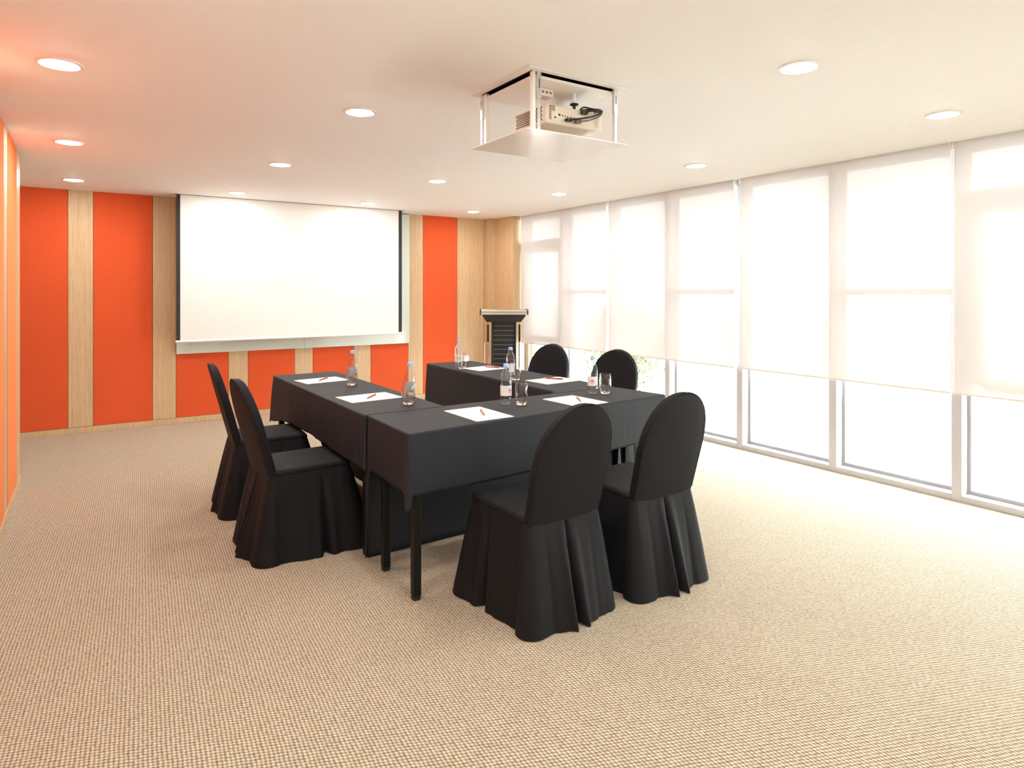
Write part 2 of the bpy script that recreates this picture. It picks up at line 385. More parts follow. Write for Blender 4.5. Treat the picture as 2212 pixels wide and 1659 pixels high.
# window wall: bays of 0.853 m, alternating full panes, panes with a transom, opening sashes
PITCH = 0.853
XG = 4.935
edges = [7.045] + [6.225-PITCH*k for k in range(9)]       # near edge of each bay's far mullion
kinds = ['sash', 'transom', 'full', 'transom', 'full', 'transom', 'sash', 'full', 'transom']
for n, k in enumerate(kinds):
    y1 = edges[n] - (0.0 if n == 0 else 0.062)   # far side of opening
    y0 = edges[n+1]                              # near side of opening
    bm = nb()
    box(bm, XW, 4.985, y0-0.062, y0, 0.0, CEIL, 0.002)             # mullion at the near side
    box(bm, XW, 4.985, y0, y1, 0.0, 0.043, 0.002)                  # bottom rail
    box(bm, XW+0.03, 4.985, y0, y1, CEIL-0.05, CEIL, 0.002)        # head rail
    wn = struct('window_%d' % (n+1), bm, M['alu'])
    bm = nb()                                                       # glazing bead around the pane
    box(bm, XG-0.02, XG-0.006, y0, y1, 0.043, 0.068); box(bm, XG-0.02, XG-0.006, y1-0.022, y1, 0.068, CEIL-0.05)
    box(bm, XG-0.02, XG-0.006, y0, y0+0.022, 0.068, CEIL-0.05)
    obj('glazing_bead', bm, M['bead'], wn)
    bm = nb(); box(bm, XG-0.004, XG+0.004, y0, y1, 0.043, CEIL-0.05); obj('pane', bm, M['pane'], wn)
    if k == 'transom':
        bm = nb(); box(bm, XW+0.005, 4.985, y0, y1, 1.372, 1.418, 0.002); obj('transom', bm, M['alu'], wn)
    if k == 'sash':
        bm = nb()
        box(bm, XW+0.005, 4.985, y0, y1, 1.90, 2.06, 0.002)
        box(bm, XW+0.03, XG-0.022, y0, y0+0.075, 0.78, 1.90, 0.002); box(bm, XW+0.03, XG-0.022, y1-0.115, y1, 0.78, 1.90, 0.002)
        box(bm, XW+0.03, XG-0.022, y0+0.075, y1-0.115, 0.75, 0.83, 0.002)
        obj('sash_frame', bm, M['alu'], wn)
yl = edges[9]-0.062
bm = nb(); box(bm, XW, 5.02, YB, yl, 0.0, CEIL); struct('wall_window_side', bm, M['wallpaint'])
bm = nb(); box(bm, 4.985, 5.02, yl, 7.07, CEIL-0.05, CEIL); struct('trim_1', bm, M['alu'])

# ------------------------------------------------------------------ roller blinds
blinds = [(5.352, 7.03, 'white roller blind farthest away, beside the wooden corner casing'),
          (3.668, 5.310, 'white roller blind behind the two right-hand chairs, second from the corner'),
          (1.950, 3.602, 'white roller blind between the two widest window gaps, third from the corner'),
          (0.28, 1.932, 'white roller blind cut off by the right edge of the photo')]
for n, (a, b, lab) in enumerate(blinds):
    e = empty('roller_blind', lab, 'blind', (4.80, (a+b)/2, 0.716), 0, 'roller blinds along the window wall')
    h = (b-a)/2; zt = CEIL-0.716
    bm = nb(); bm.faces.new([bm.verts.new(p) for p in ((0, -h, 0.012), (0, h, 0.012), (0, h, zt-0.0005), (0, -h, zt-0.0005))]); obj('blind_fabric', bm, M['blind'], e)
    bm = nb(); box(bm, -0.005, 0.005, -h, h, 0.0, 0.013, 0.002); obj('hem_bar', bm, M['hem'], e)
    bm = nb(); cyl(bm, (0.0155, -h, zt-0.016), (0.0155, h, zt-0.016), 0.0125, n=16); obj('roller_tube', bm, M['blind'], e, True)
    for s in (-1, 1):
        bm = nb(); box(bm, -0.018, 0.028, s*h-0.003+s*0.004, s*h+0.003+s*0.004, zt-0.05, zt, 0.001); obj('bracket', bm, M['white_plastic'], e)
    bm = nb(); x = -0.012
    tube(bm, [(x, -h-0.008, zt-0.02), (x, -h-0.008, 0.02), (x+0.006, -h-0.005, 0.0), (x+0.013, -h-0.008, 0.02), (x+0.013, -h-0.008, zt-0.02)], 0.0022, 6)
    obj('pull_chain', bm, M['white_plastic'], e, True)
# blinds beside and behind the viewer
for a, b in ((-1.38, 0.24),):
    e = empty('roller_blind', 'white roller blind beside the viewer, outside the photo', 'blind', (4.80, (a+b)/2, 0.716), 0, 'roller blinds along the window wall')
    h = (b-a)/2; zt = CEIL-0.716
    bm = nb(); bm.faces.new([bm.verts.new(p) for p in ((0, -h, 0.012), (0, h, 0.012), (0, h, zt-0.0005), (0, -h, zt-0.0005))]); obj('blind_fabric', bm, M['blind'], e)
    bm = nb(); box(bm, -0.005, 0.005, -h, h, 0.0, 0.013, 0.002); obj('hem_bar', bm, M['hem'], e)
    bm = nb(); cyl(bm, (0.0155, -h, zt-0.016), (0.0155, h, zt-0.016), 0.0125, n=16); obj('roller_tube', bm, M['blind'], e, True)

# ------------------------------------------------------------------ outside
bm = nb(); box(bm, 5.02, 60, -40, 60, -0.5, -0.35); struct('ground', bm, M['ground'])
random.seed(5)
sh = empty('shrub', 'pale green leafy shrub outside, seen under the blind between the right chairs', 'shrub', (6.92, 7.29, -0.35))
bm = nb()
for k in range(7):
    a = k*0.9; tube(bm, smooth_path([(0.02*k-0.06, 0, 0), (0.15*math.cos(a), 0.15*math.sin(a), 0.6), (0.38*math.cos(a), 0.38*math.sin(a), 1.25)], 4), [0.016]*4+[0.012]*4+[0.005], 6)
obj('stem', bm, M['bark'], sh, True)
bm = nb()
for k in range(3200):
    th = random.uniform(0, 2*PI); ph = math.acos(random.uniform(-1, 1)); rr = random.uniform(0.25, 1)**0.5
    c = Vector((0.66*rr*math.sin(ph)*math.cos(th), 0.66*rr*math.sin(ph)*math.sin(th), 0.86+0.75*rr*math.cos(ph)))
    if c.z < 0.45 and random.random() < 0.4: continue
    q = Matrix.Rotation(random.uniform(0, 2*PI), 4, 'Z') @ Matrix.Rotation(random.uniform(-1, 1), 4, 'X')
    s = random.uniform(0.03, 0.055)
    vv = [bm.verts.new(c + q @ Vector(p)*s) for p in ((0, -1, 0), (0.42, 0, 0.12), (0, 1.1, -0.1), (-0.42, 0, 0.12))]
    bm.faces.new(vv)
fo = obj('foliage', bm, M['leaf'], sh); fo['kind'] = 'stuff'

# ------------------------------------------------------------------ downlights
LX = [-0.10, 1.258, 2.625, 4.003]; LY = [6.91, 5.18, 3.42, 1.665]
seen = {}
cols = ['nearest the left wall', 'second from the left wall', 'second from the windows', 'nearest the windows']
rowsn = ['farthest row, by the front wall', 'second row from the front wall', 'row level with the projector', 'row nearest the viewer']
proto = None
def make_light(x, y, label):
    global proto
    if proto is None:
        e = empty('downlight', label, 'ceiling light', (x, y, CEIL), 0, 'recessed ceiling downlights')
        bm = nb(); lathe(bm, [(0.066, -0.001), (0.070, -0.006), (0.078, -0.008), (0.088, -0.004), (0.0895, 0.0), (0.066, 0.0)], 40, close=True)
        obj('trim_ring', bm, M['trim'], e, True)
        bm = nb(); lathe(bm, [(0.0662, -0.002), (0.060, -0.0075), (0.047, -0.0115), (0.028, -0.0138), (0, -0.0145)], 40)  # domed below the ceiling so the shape stands in for lamp glow
        obj('lens', bm, M['lens'], e, True)
        proto = e
    else: e = dup(proto, (x, y, CEIL), 0, label)
    return e
for j, y in enumerate(LY):
    for i, x in enumerate(LX):
        if (i, j) in ((2, 2), (0, 3), (1, 3)): continue
        make_light(x, y, 'round white ceiling downlight %s, %s' % (cols[i], rowsn[j]))
make_light(1.258, 1.665, 'round ceiling downlight just above the top edge of the photo')
make_light(-0.10, 1.665, 'round ceiling downlight over the left wall, outside the photo')
for y, wd in ((-0.1, 'level with the viewer'), (-1.85, 'behind the viewer')):
    for x, cn in zip(LX, cols): make_light(x, y, 'round ceiling downlight %s, %s, outside the photo' % (wd, cn))

# ------------------------------------------------------------------ whiteboard and projection screen
wb = empty('glass_whiteboard', 'pale green glass whiteboard on the striped wall behind the projection screen', 'whiteboard', (2.117, YF, 0.735))
for a, b in ((-1.332, -0.0015), (0.0015, 1.332)):
    bm = nb(); box(bm, a, b, -0.030, -0.024, 0.0, CEIL-0.735-0.012, 0.001); obj('glass_sheet', bm, M['board_glass'], wb)
for a in (-1.2, -0.1, 0.1, 1.2):
    for z in (0.10, 1.5):
        bm = nb(); cyl(bm, (a, -0.034, z), (a, 0.0, z), 0.011, n=16); obj('standoff', bm, M['brushed'], wb, True)
YS = 7.345
ps = empty('projection_screen', 'pull-down white projection screen with black side borders on the front wall', 'screen', (1.997, YS, 0.872))
hz = CEIL-0.872
def sx(x): return x-1.997
bm = nb(); box(bm, sx(0.795), sx(3.192), -0.0015, 0.0015, 0.024, hz); obj('screen_fabric', bm, M['screen'], ps)
bm = nb(); box(bm, sx(0.760), sx(0.795), -0.0012, 0.0012, 0.024, hz); obj('black_border', bm, M['screen_black'], ps)
bm = nb(); box(bm, sx(3.192), sx(3.236), -0.0012, 0.0012, 0.024, hz); obj('black_border', bm, M['screen_black'], ps)
bm = nb(); cyl(bm, (sx(0.752), 0, 0.012), (sx(3.248), 0, 0.012), 0.013, n=16); obj('bottom_bar', bm, M['white_plastic'], ps, True)
bm = nb(); box(bm, sx(0.735), sx(3.26), -0.020, -0.004, hz-0.004, hz, 0.001); obj('ceiling_slot', bm, M['grey_plastic'], ps)

# wall socket low on the wooden panel
so = empty('wall_socket', 'small white wall socket low on the wooden panel beside the lectern', 'socket', (4.30, YF+0.002, 0.48))
bm = nb(); box(bm, -0.043, 0.043, -0.009, 0.0, -0.043, 0.043, 0.003, 2); obj('cover_plate', bm, M['white_plastic'], so)
for s in (-1, 1):
    bm = nb(); cyl(bm, (s*0.01, -0.0105, 0), (s*0.01, -0.008, 0), 0.0035, n=10); obj('pin_hole', bm, M['dark'], so)

# ------------------------------------------------------------------ projector lift
pl = empty('projector_lift', 'lowered white ceiling lift frame that carries the projector', 'projector lift', (1.9125, 2.56, 2.125))
def lx(x): return x-1.9125
def ly(y): return y-2.56
def lz(z): return z-2.125
bm = nb(); F = 0.036
x0, x1, y0, y1 = -0.296, 0.296, -0.258, 0.258
for b_ in ((x0, x1, y0, y0+F), (x0, x1, y1-F, y1), (x0, x0+F, y0+F, y1-F), (x1-F, x1, y0+F, y1-F)):
    box(bm, *b_, lz(CEIL)-0.006, lz(CEIL)-0.0005, 0.001)
obj('ceiling_frame', bm, M['gloss_white'], pl)
bm = nb()
hx0, hx1, hy0, hy1 = lx(PX0)+0.001, lx(PX1)-0.001, ly(PY0)+0.001, ly(PY1)-0.001
zc = lz(CEIL)
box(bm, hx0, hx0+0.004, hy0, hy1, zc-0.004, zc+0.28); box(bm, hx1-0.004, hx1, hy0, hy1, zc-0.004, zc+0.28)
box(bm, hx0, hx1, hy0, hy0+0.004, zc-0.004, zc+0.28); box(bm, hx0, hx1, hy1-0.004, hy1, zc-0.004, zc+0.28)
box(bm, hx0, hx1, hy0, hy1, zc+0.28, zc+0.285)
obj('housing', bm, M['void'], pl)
bm = nb(); box(bm, hx0+0.012, hx1-0.012, hy0+0.012, hy1-0.012, zc-0.029, zc-0.016, 0.001); obj('top_plate', bm, M['white_plastic'], pl)
bm = nb(); box(bm, x0, x1, y0+0.012, y1, -0.008, -0.003, 0.001); obj('cover_panel', bm, M['gloss_white'], pl)
for sx_ in (-1, 1):
    for sy_ in (-1, 1):
        cx_ = sx_*0.236; cy_ = sy_*0.206
        bm = nb()
        if sy_ < 0:                                       # slide faces the long side
            if sx_ < 0:
                box(bm, cx_-0.014, cx_+0.002, cy_-0.013, cy_-0.010, -0.003, zc-0.002, 0.001); box(bm, cx_-0.014, cx_-0.011, cy_-0.010, cy_+0.010, -0.003, zc-0.002, 0.001)
            else:
                box(bm, cx_-0.002, cx_+0.012, cy_-0.008, cy_-0.005, -0.003, zc-0.002, 0.001); box(bm, cx_+0.009, cx_+0.012, cy_-0.005, cy_+0.012, -0.003, zc-0.002, 0.001)
            ox, f = (cx_+0.016, 1.0)
            if sx_ > 0: ox = cx_+0.006
            def rail(w0, w1, d0, d1, z0, z1): return (ox+w0, ox+w1, cy_-0.014-d1, cy_-0.014-d0, z0, z1)
        else:                                             # slide faces the short side
            box(bm, cx_-0.012, cx_-0.009, cy_-0.016, cy_+0.004, -0.003, zc-0.002, 0.001); box(bm, cx_-0.009, cx_+0.010, cy_-0.016, cy_-0.013, -0.003, zc-0.002, 0.001)
            ox = cy_+0.016
            def rail(w0, w1, d0, d1, z0, z1): return (cx_-0.013-d1, cx_-0.013-d0, ox+w0, ox+w1, z0, z1)
        obj('corner_post', bm, M['white_plastic'], pl)
        bm = nb(); box(bm, *rail(-0.012, 0.012, 0.0, 0.007, zc-0.125, zc-0.002), 0.0015); sl = obj('slide_rail', bm, M['zinc'], pl)
        bm = nb(); box(bm, *rail(-0.007, 0.007, 0.001, 0.006, -0.003, zc-0.125), 0.001); obj('inner_rail', bm, M['zinc'], pl)
        bm = nb(); box(bm, *rail(-0.002, 0.002, 0.0062, 0.0076, zc-0.080, zc-0.038)); obj('slot', bm, M['dark'], sl)
        bm = nb(); box(bm, *rail(-0.0035, 0.0035, 0.0062, 0.0090, zc-0.116, zc-0.106), 0.001); obj('screw', bm, M['zinc'], sl)
PLX, PLY = 0.071, -0.115
bm = nb(); cyl(bm, (PLX, PLY, zc-0.029), (PLX, PLY, zc-0.078), 0.009, n=16)
obj('mount_pole', bm, M['white_plastic'], pl, True)
bm = nb(); cyl(bm, (PLX, PLY, zc-0.084), (PLX, PLY, zc-0.078), 0.021, n=20); cyl(bm, (PLX, PLY, zc-0.104), (PLX, PLY, zc-0.084), 0.008, n=12)
obj('mount_knob', bm, M['dark'], pl, True)
bm = nb(); box(bm, -0.135, -0.055, -0.115, -0.055, zc-0.067, zc-0.029, 0.003, 2); jb = obj('junction_box', bm, M['ivory'], pl)
for k in range(3):
    bm = nb(); cyl(bm, (-0.117+0.022*k, -0.1165, zc-0.049), (-0.117+0.022*k, -0.114, zc-0.049), 0.006, n=12); obj('socket_hole', bm, M['grey_plastic'], jb)

# projector hanging in the lift
pj = empty('projector', 'ivory video projector with vent side and rear ports hanging in the lift', 'projector', (1.972, 2.56, 2.193))
hw, hd = 0.178, 0.138
bm = nb(); box(bm, -hw, hw, -hd, hd, 0.0, 0.092, 0.012, 3); obj('body', bm, M['ivory'], pj, True, 30)
bm = nb(); box(bm, -hw+0.03, hw-0.03, -hd-0.003, -hd+0.004, 0.012, 0.062, 0.003, 1); pp = obj('port_panel', bm, M['ivory'], pj)
for k, (px_, pz_, r_) in enumerate(((-0.125, 0.030, 0.005), (-0.10, 0.046, 0.006), (-0.082, 0.045, 0.0035), (-0.066, 0.044, 0.0035), (-0.05, 0.043, 0.0035), (-0.03, 0.043, 0.004), (-0.012, 0.042, 0.004))):
    bm = nb(); cyl(bm, (px_, -hd-0.0045, pz_), (px_, -hd-0.002, pz_), r_, n=12); obj('port', bm, M['dark'], pp)
for px_ in (-0.055, 0.0):
    bm = nb(); box(bm, px_-0.014, px_+0.014, -hd-0.006, -hd-0.002, 0.018, 0.030, 0.001); obj('port', bm, M['grey_plastic'], pp)
bm = nb(); box(bm, 0.03, 0.062, -hd-0.005, -hd-0.001, 0.068, 0.086, 0.001); obj('power_inlet', bm, M['dark'], pj)
# vent grille on the left side
bm = nb(); box(bm, -hw-0.002, -hw+0.004, -hd+0.02, hd-0.02, 0.012, 0.082, 0.002); vg = obj('vent_grille', bm, M['ivory'], pj)
bm = nb()
for a in range(17):
    for b in range(7):
        yy = -hd+0.030+a*0.0132+(0.0066 if b % 2 else 0); zz = 0.0185+b*0.0097
        if yy > hd-0.03: continue
        box(bm, -hw-0.0028, -hw-0.0015, yy-0.0045, yy+0.0045, zz-0.0034, zz+0.0034)
vh = obj('vent_holes', bm, M['vent'], vg); vh['kind'] = 'stuff'
bm = nb(); box(bm, -hw+0.012, -hw+0.055, -hd-0.002, -hd+0.004, 0.014, 0.086, 0.002); vg2 = obj('vent_grille', bm, M['ivory'], pj)
bm = nb()
for a in range(3):
    for b in range(7):
        box(bm, -hw+0.020+a*0.0115, -hw+0.028+a*0.0115, -hd-0.0028, -hd-0.0015, 0.019+b*0.0097, 0.0255+b*0.0097)
vh = obj('vent_holes', bm, M['vent'], vg2); vh['kind'] = 'stuff'
bm = nb(); cyl(bm, (-0.02, hd-0.002, 0.045), (-0.02, hd+0.022, 0.045), 0.034, n=28); obj('lens_barrel', bm, M['dark'], pj, True)
bm = nb(); box(bm, 0.02, 0.15, -0.09, 0.03, 0.0918, 0.096, 0.001); obj('mount_bracket', bm, M['dark'], pj)
# cables looping out of the projector's back
cb1 = bm = nb()
tube(bm, smooth_path([(0.046, -hd-0.006, 0.077), (0.050, -hd-0.030, 0.078), (0.095, -hd-0.050, 0.083), (0.128, -hd-0.035, 0.094), (0.118, -0.115, 0.115), (0.085, -0.10, 0.120), (0.055, -0.105, 0.100)], 7), 0.0042, 8)
c1 = obj('power_cable', bm, M['dark'], None, True); c1.location = pj.location; tag(c1, 'upper black power cable looping behind the projector', 'cable', 'projector cables')
bm = nb(); box(bm, 0.028, 0.064, -hd-0.026, -hd-0.0055, 0.068, 0.086, 0.003, 1); obj('plug', bm, M['dark'], c1)
bm = nb()
tube(bm, smooth_path([(-0.055, -hd-0.007, 0.024), (-0.050, -hd-0.034, 0.024), (0.0, -hd-0.050, 0.032), (0.07, -hd-0.058, 0.052), (0.130, -hd-0.045, 0.084), (0.135, -hd-0.01, 0.105), (0.10, -0.09, 0.112), (0.06, -0.085, 0.100)], 7), 0.0046, 8)
c2 = obj('video_cable', bm, M['dark'], None, True); c2.location = pj.location; tag(c2, 'lower black video cable plugged into the projector rear', 'cable', 'projector cables')
bm = nb(); box(bm, -0.071, -0.039, -hd-0.030, -hd-0.0065, 0.017, 0.031, 0.002, 1); obj('plug', bm, M['dark'], c2)
bm = nb()
tube(bm, smooth_path([(0.0, -hd-0.007, 0.024), (0.008, -hd-0.030, 0.024), (0.05, -hd-0.044, 0.032), (0.11, -hd-0.04, 0.058), (0.138, -hd-0.035, 0.084), (0.142, -0.11, 0.102)], 7), 0.004, 8)
c3 = obj('signal_cable', bm, M['grey_plastic'], None, True); c3.location = pj.location; tag(c3, 'grey signal cable plugged beside the black video cable', 'cable', 'projector cables')
bm = nb(); box(bm, -0.016, 0.016, -hd-0.030, -hd-0.0065, 0.016, 0.032, 0.002, 1); obj('plug', bm, M['grey_plastic'], c3)

# ------------------------------------------------------------------ lectern
le = empty('lectern', 'black ribbed lectern with clear acrylic side posts in the room corner', 'lectern', (4.10, 6.37, 0), R(-31))
le.scale = (0.84, 0.84, 1.011)
bm = nb(); box(bm, -0.30, 0.30, -0.22, 0.24, 0.0, 0.03, 0.006, 2); obj('base', bm, M['lect'], le)
bm = nb(); box(bm, -0.150, 0.150, -0.10, 0.10, 0.03, 1.06, 0.004); cpn = obj('front_panel', bm, M['lect'], le)
for s in (-1, 1):
    bm = nb(); box(bm, s*0.160-0.012, s*0.160+0.012, -0.125, 0.10, 0.03, 1.05, 0.003); obj('side_rail', bm, M['lect'], le)
for k in range(18):
    z = 0.07+k*0.054
    bm = nb(); box(bm, -0.146, 0.146, -0.108, -0.0995, z, z+0.046, 0.0035, 1); rb = obj('rib', bm, M['lect'], cpn)
    bm = nb(); box(bm, -0.144, 0.144, -0.1045, -0.099, z+0.0465, z+0.053); obj('groove', bm, M['lect_rib'], rb)
for s in (-1, 1):
    bm = nb(); box(bm, s*0.222-0.045, s*0.222+0.045, -0.05, -0.035, 0.03, 1.03, 0.003); obj('acrylic_post', bm, M['acrylic'], le)
    bm = nb(); cyl(bm, (s*0.220, -0.075, 0.03), (s*0.220, -0.075, 0.80), 0.014, n=16); obj('chrome_tube', bm, M['chrome'], le, True)
    bm = nb(); box(bm, s*0.220-0.014, s*0.220+0.014, -0.09, -0.06, 0.80, 1.00, 0.003); obj('post_bracket', bm, M['lect'], le)
bm = nb()
vs_ = []
for (hx_, y0_, y1_, z_) in ((0.235, -0.16, 0.20, 1.03), (0.295, -0.21, 0.24, 1.10), (0.295, -0.21, 0.24, 1.115)):
    vs_.append([bm.verts.new(p) for p in ((-hx_, y0_, z_), (hx_, y0_, z_), (hx_, y1_, z_), (-hx_, y1_, z_))])
for A, B in zip(vs_, vs_[1:]):
    for k in range(4): bm.faces.new((A[k], A[(k+1) % 4], B[(k+1) % 4], B[k]))
bm.faces.new(vs_[0][::-1]); bm.faces.new(vs_[-1])
obj('reading_desk', bm, M['lect'], le)
bm = nb(); box(bm, -0.318, 0.318, -0.235, -0.195, 1.116, 1.140, 0.004, 2); box(bm, -0.318, 0.318, -0.235, 0.24, 1.140, 1.172, 0.008, 2); obj('top_rail', bm, M['brushed'], le)
for s in (-1, 1):
    bm = nb(); box(bm, s*0.325-0.007, s*0.325+0.007, -0.24, 0.245, 1.112, 1.176, 0.003); obj('end_cap', bm, M['dark'], le)

# ------------------------------------------------------------------ tables and cloths
TZ = 0.76
def table(label, corners, leg_in, loc, legs=None):
    c = [Vector((p[0], p[1])) for p in corners]; ctr = sum(c, Vector((0, 0)))/4
    t = empty('folding_table', label, 'table', (ctr.x, ctr.y, 0), 0, 'folding tables in a U')
    sg = [Vector((math.copysign(1, (p-ctr).x), math.copysign(1, (p-ctr).y))) for p in c]
    ins = [(p-ctr) - g*0.010 for p, g in zip(c, sg)]
    lgs = [(p-ctr) - g*0.050 for p, g in zip(c, sg)]
    bm = nb()
    lo = [bm.verts.new((p.x, p.y, TZ-0.030)) for p in ins]; hi = [bm.verts.new((p.x, p.y, TZ-0.006)) for p in ins]
    bm.faces.new(lo[::-1]); bm.faces.new(hi)
    for k in range(4): bm.faces.new((lo[k], lo[(k+1) % 4], hi[(k+1) % 4], hi[k]))
    obj('tabletop', bm, M['top_board'], t)
    for k in range(4):
        L = (Vector(legs[k])-ctr) if legs else lgs[k]
        bm = nb(); box(bm, L.x-0.019, L.x+0.019, L.y-0.019, L.y+0.019, 0.02, TZ-0.030, 0.003)
        lg = obj('leg', bm, M['steel_black'], t)
        bm = nb(); box(bm, L.x-0.017, L.x+0.017, L.y-0.017, L.y+0.017, 0.0, 0.02, 0.002); obj('foot', bm, M['rubber'], lg)
    return t

def cloth(label, corners, drop, seed, amp=0.006, fine=0.0022, tip=None, out=0.004, samples=70, outfn=None, TZ=TZ, flat=()):
    """drop(side, s) = hanging length along side (0 front .. CCW); corners CCW from above."""
    rnd = random.Random(seed)
    C = [Vector((p[0], p[1])) for p in corners]; n = 4
    P = []                                                    # (point, normal, side, s)
    r = 0.010
    for k in range(n):
        a, b, pv, nx = C[k], C[(k+1) % n], C[k-1], C[(k+2) % n]
        d = (b-a); L = d.length; d.normalize(); nn = Vector((d.y, -d.x))
        m = max(8, int(samples*L))
        for i in range(m+1):
            s = i/m
            q = a + d*(r+(L-2*r)*s)
            P.append((q, nn, k, s))
        d2 = (nx-b).normalized(); n2 = Vector((d2.y, -d2.x))
        cc = b - d*r + d2*r
        for i in range(1, 5):
            t = i/5; nr = (nn*(1-t)+n2*t).normalized()
            P.append((cc + nr*r, nr, k + t, 'c'))
    freqs = [(rnd.uniform(10, 26), rnd.uniform(0, 6.28), rnd.uniform(0.4, 1)) for _ in range(5)]
    ff = [(rnd.uniform(90, 170), rnd.uniform(0, 6.28), rnd.uniform(0.4, 1)) for _ in range(4)]
    arc = 0; pr = P[0][0]
    rows_t = [0.0, 0.02, 0.06, 0.13, 0.22, 0.32, 0.43, 0.55, 0.67, 0.78, 0.88, 0.95, 1.0]
    bm = nb(); ring_prev = None; cols = []
    top = []; top2 = []
    for q, nr, k, s in P:
        arc += (q-pr).length; pr = q
        if s == 'c':
            t = k-int(k); a0 = drop(int(k), 1.0); a1 = drop((int(k)+1) % 4, 0.0); dl = a0*(1-t)+a1*t
            bulge = 0.0 if int(k) in flat else 0.022*math.sin(PI*t)
            dl += (tip.get(int(k), 0.03) if tip else 0.03)*math.sin(PI*t)
        else:
            dl = drop(k, s); bulge = 0
            e = min(s, 1-s)
            bulge = 0.0 if (k if s > 0.5 else (k-1) % 4) in flat else 0.012*math.exp(-(e/0.05)**2)
        rip = sum(w*math.sin(f*arc+p) for f, p, w in freqs)/2.2*amp
        fr = sum(w*math.sin(f*arc+p) for f, p, w in ff)/2.0*fine
        of = out if outfn is None or s == 'c' else outfn(k, s, out)
        col = []
        for t in rows_t:
            z = TZ - 0.005 - dl*t
            o_ = (of*min(1, t*3) + (rip+amp*0.8)*t**0.8*min(1, dl*3) + fr*min(1, t*2.5) + bulge*t)
            if outfn is not None and s != 'c' and of < 0: o_ = of*min(1, t*6)+ rip*0.3*t
            col.append(bm.verts.new((q.x+nr.x*o_, q.y+nr.y*o_, z)))
        cols.append(col)
        top.append(bm.verts.new((q.x-nr.x*0.005, q.y-nr.y*0.005, TZ)))
        top2.append(bm.verts.new((q.x-nr.x*0.0090, q.y-nr.y*0.0090, TZ)))
    m = len(cols)
    for i in range(m):
        j = (i+1) % m; A = cols[i]; B = cols[j]
        bm.faces.new((top[i], top[j], B[0], A[0]))
        bm.faces.new((top2[i], top2[j], top[j], top[i]))
        for h in range(len(rows_t)-1): bm.faces.new((A[h], B[h], B[h+1], A[h+1]))
    bm.faces.new(top2)
    o = obj('tablecloth', bm, M['black'], None, True, 50)
    sd = o.modifiers.new('thickness', 'SOLIDIFY'); sd.thickness = 0.0018; sd.offset = -1
    return tag(o, label, 'tablecloth', 'black tablecloths')

FT = [(1.200, 2.648), (2.992, 2.790), (2.938, 3.215), (1.205, 3.185)]           # front table (FL, FR, BR, BL)
LT = [(1.190, 3.170), (1.655, 3.170), (1.650, 5.030), (1.172, 5.040)]           # left table
RT = [(2.478, 3.190), (2.938, 3.198), (2.938, 5.105), (2.500, 5.145)]           # right table
table('folding table across the front of the U, with a bare black leg at its corner', FT[:2]+[(2.938, 3.175), (1.205, 3.150)], 0.05, None,
      [(1.246, 2.672), (2.93, 2.83), (2.87, 3.02), (1.250, 3.035)])
table('folding table on the left of the U, facing the orange wall', [(1.190, 3.215), (1.655, 3.215)]+LT[2:], 0.06, None)
table('folding table on the right of the U, nearer the windows', [(2.478, 3.245), (2.938, 3.245)]+RT[2:], 0.06, None)
LONG = 0.735
def step(s, s0, w): return 1/(1+math.exp(-(s-s0)/w))
def drop_front(k, s):
    if k == 0: return 0.272+0.012*math.sin(5*s)
    if k == 1: return 0.27 + (LONG-0.27)*step(s, 0.93, 0.02)
    if k == 2: return LONG
    return 0.265 + (LONG-0.265)*step(1-s, 0.93, 0.012)
def out_front(k, s, o): return -0.004 if k == 2 else o
cloth('black tablecloth on the front table, hanging short towards the viewer', FT, drop_front, 3, 0.0035, 0.0005, {0: 0.0, 2: 0.0, 3: 0.075}, outfn=out_front, flat=(2,))
def drop_left(k, s):       # 0 near end (against front table), 1 inner side, 2 far end, 3 outer side
    if k == 0: return 0.0 + 0.3*step(1-s, 0.985, 0.005)
    if k == 1: return 0.0+LONG*step(s, 0.05, 0.004)
    if k == 2: return 0.30 + (LONG-0.30)*step(1-s, 0.75, 0.08)
    return 0.268 + 0.06*math.exp(-(s/0.12)**2) + 0.008*math.sin(9*s)
def out_left(k, s, o): return -0.002 if k == 0 else o
cloth('black tablecloth on the left table, nearest the orange wall', LT, drop_left, 8, 0.006, 0.0026, {0: 0.0, 3: 0.0}, outfn=out_left, flat=(3, 0), TZ=TZ+0.0025)
def drop_right(k, s):      # 0 near end, 1 outer (window) side, 2 far end, 3 inner side
    if k == 0: return 0.0 + 0.25*step(s, 0.985, 0.005)
    if k == 1: return 0.27
    if k == 2: return 0.27 + (LONG-0.27)*step(s, 0.85, 0.04)
    return LONG*step(1-s, 0.05, 0.004)
cloth('black tablecloth on the right table, its long side hanging to the floor', RT, drop_right, 12, 0.004, 0.0005, {0: 0.0, 3: 0.0}, outfn=out_left, TZ=TZ+0.0025)

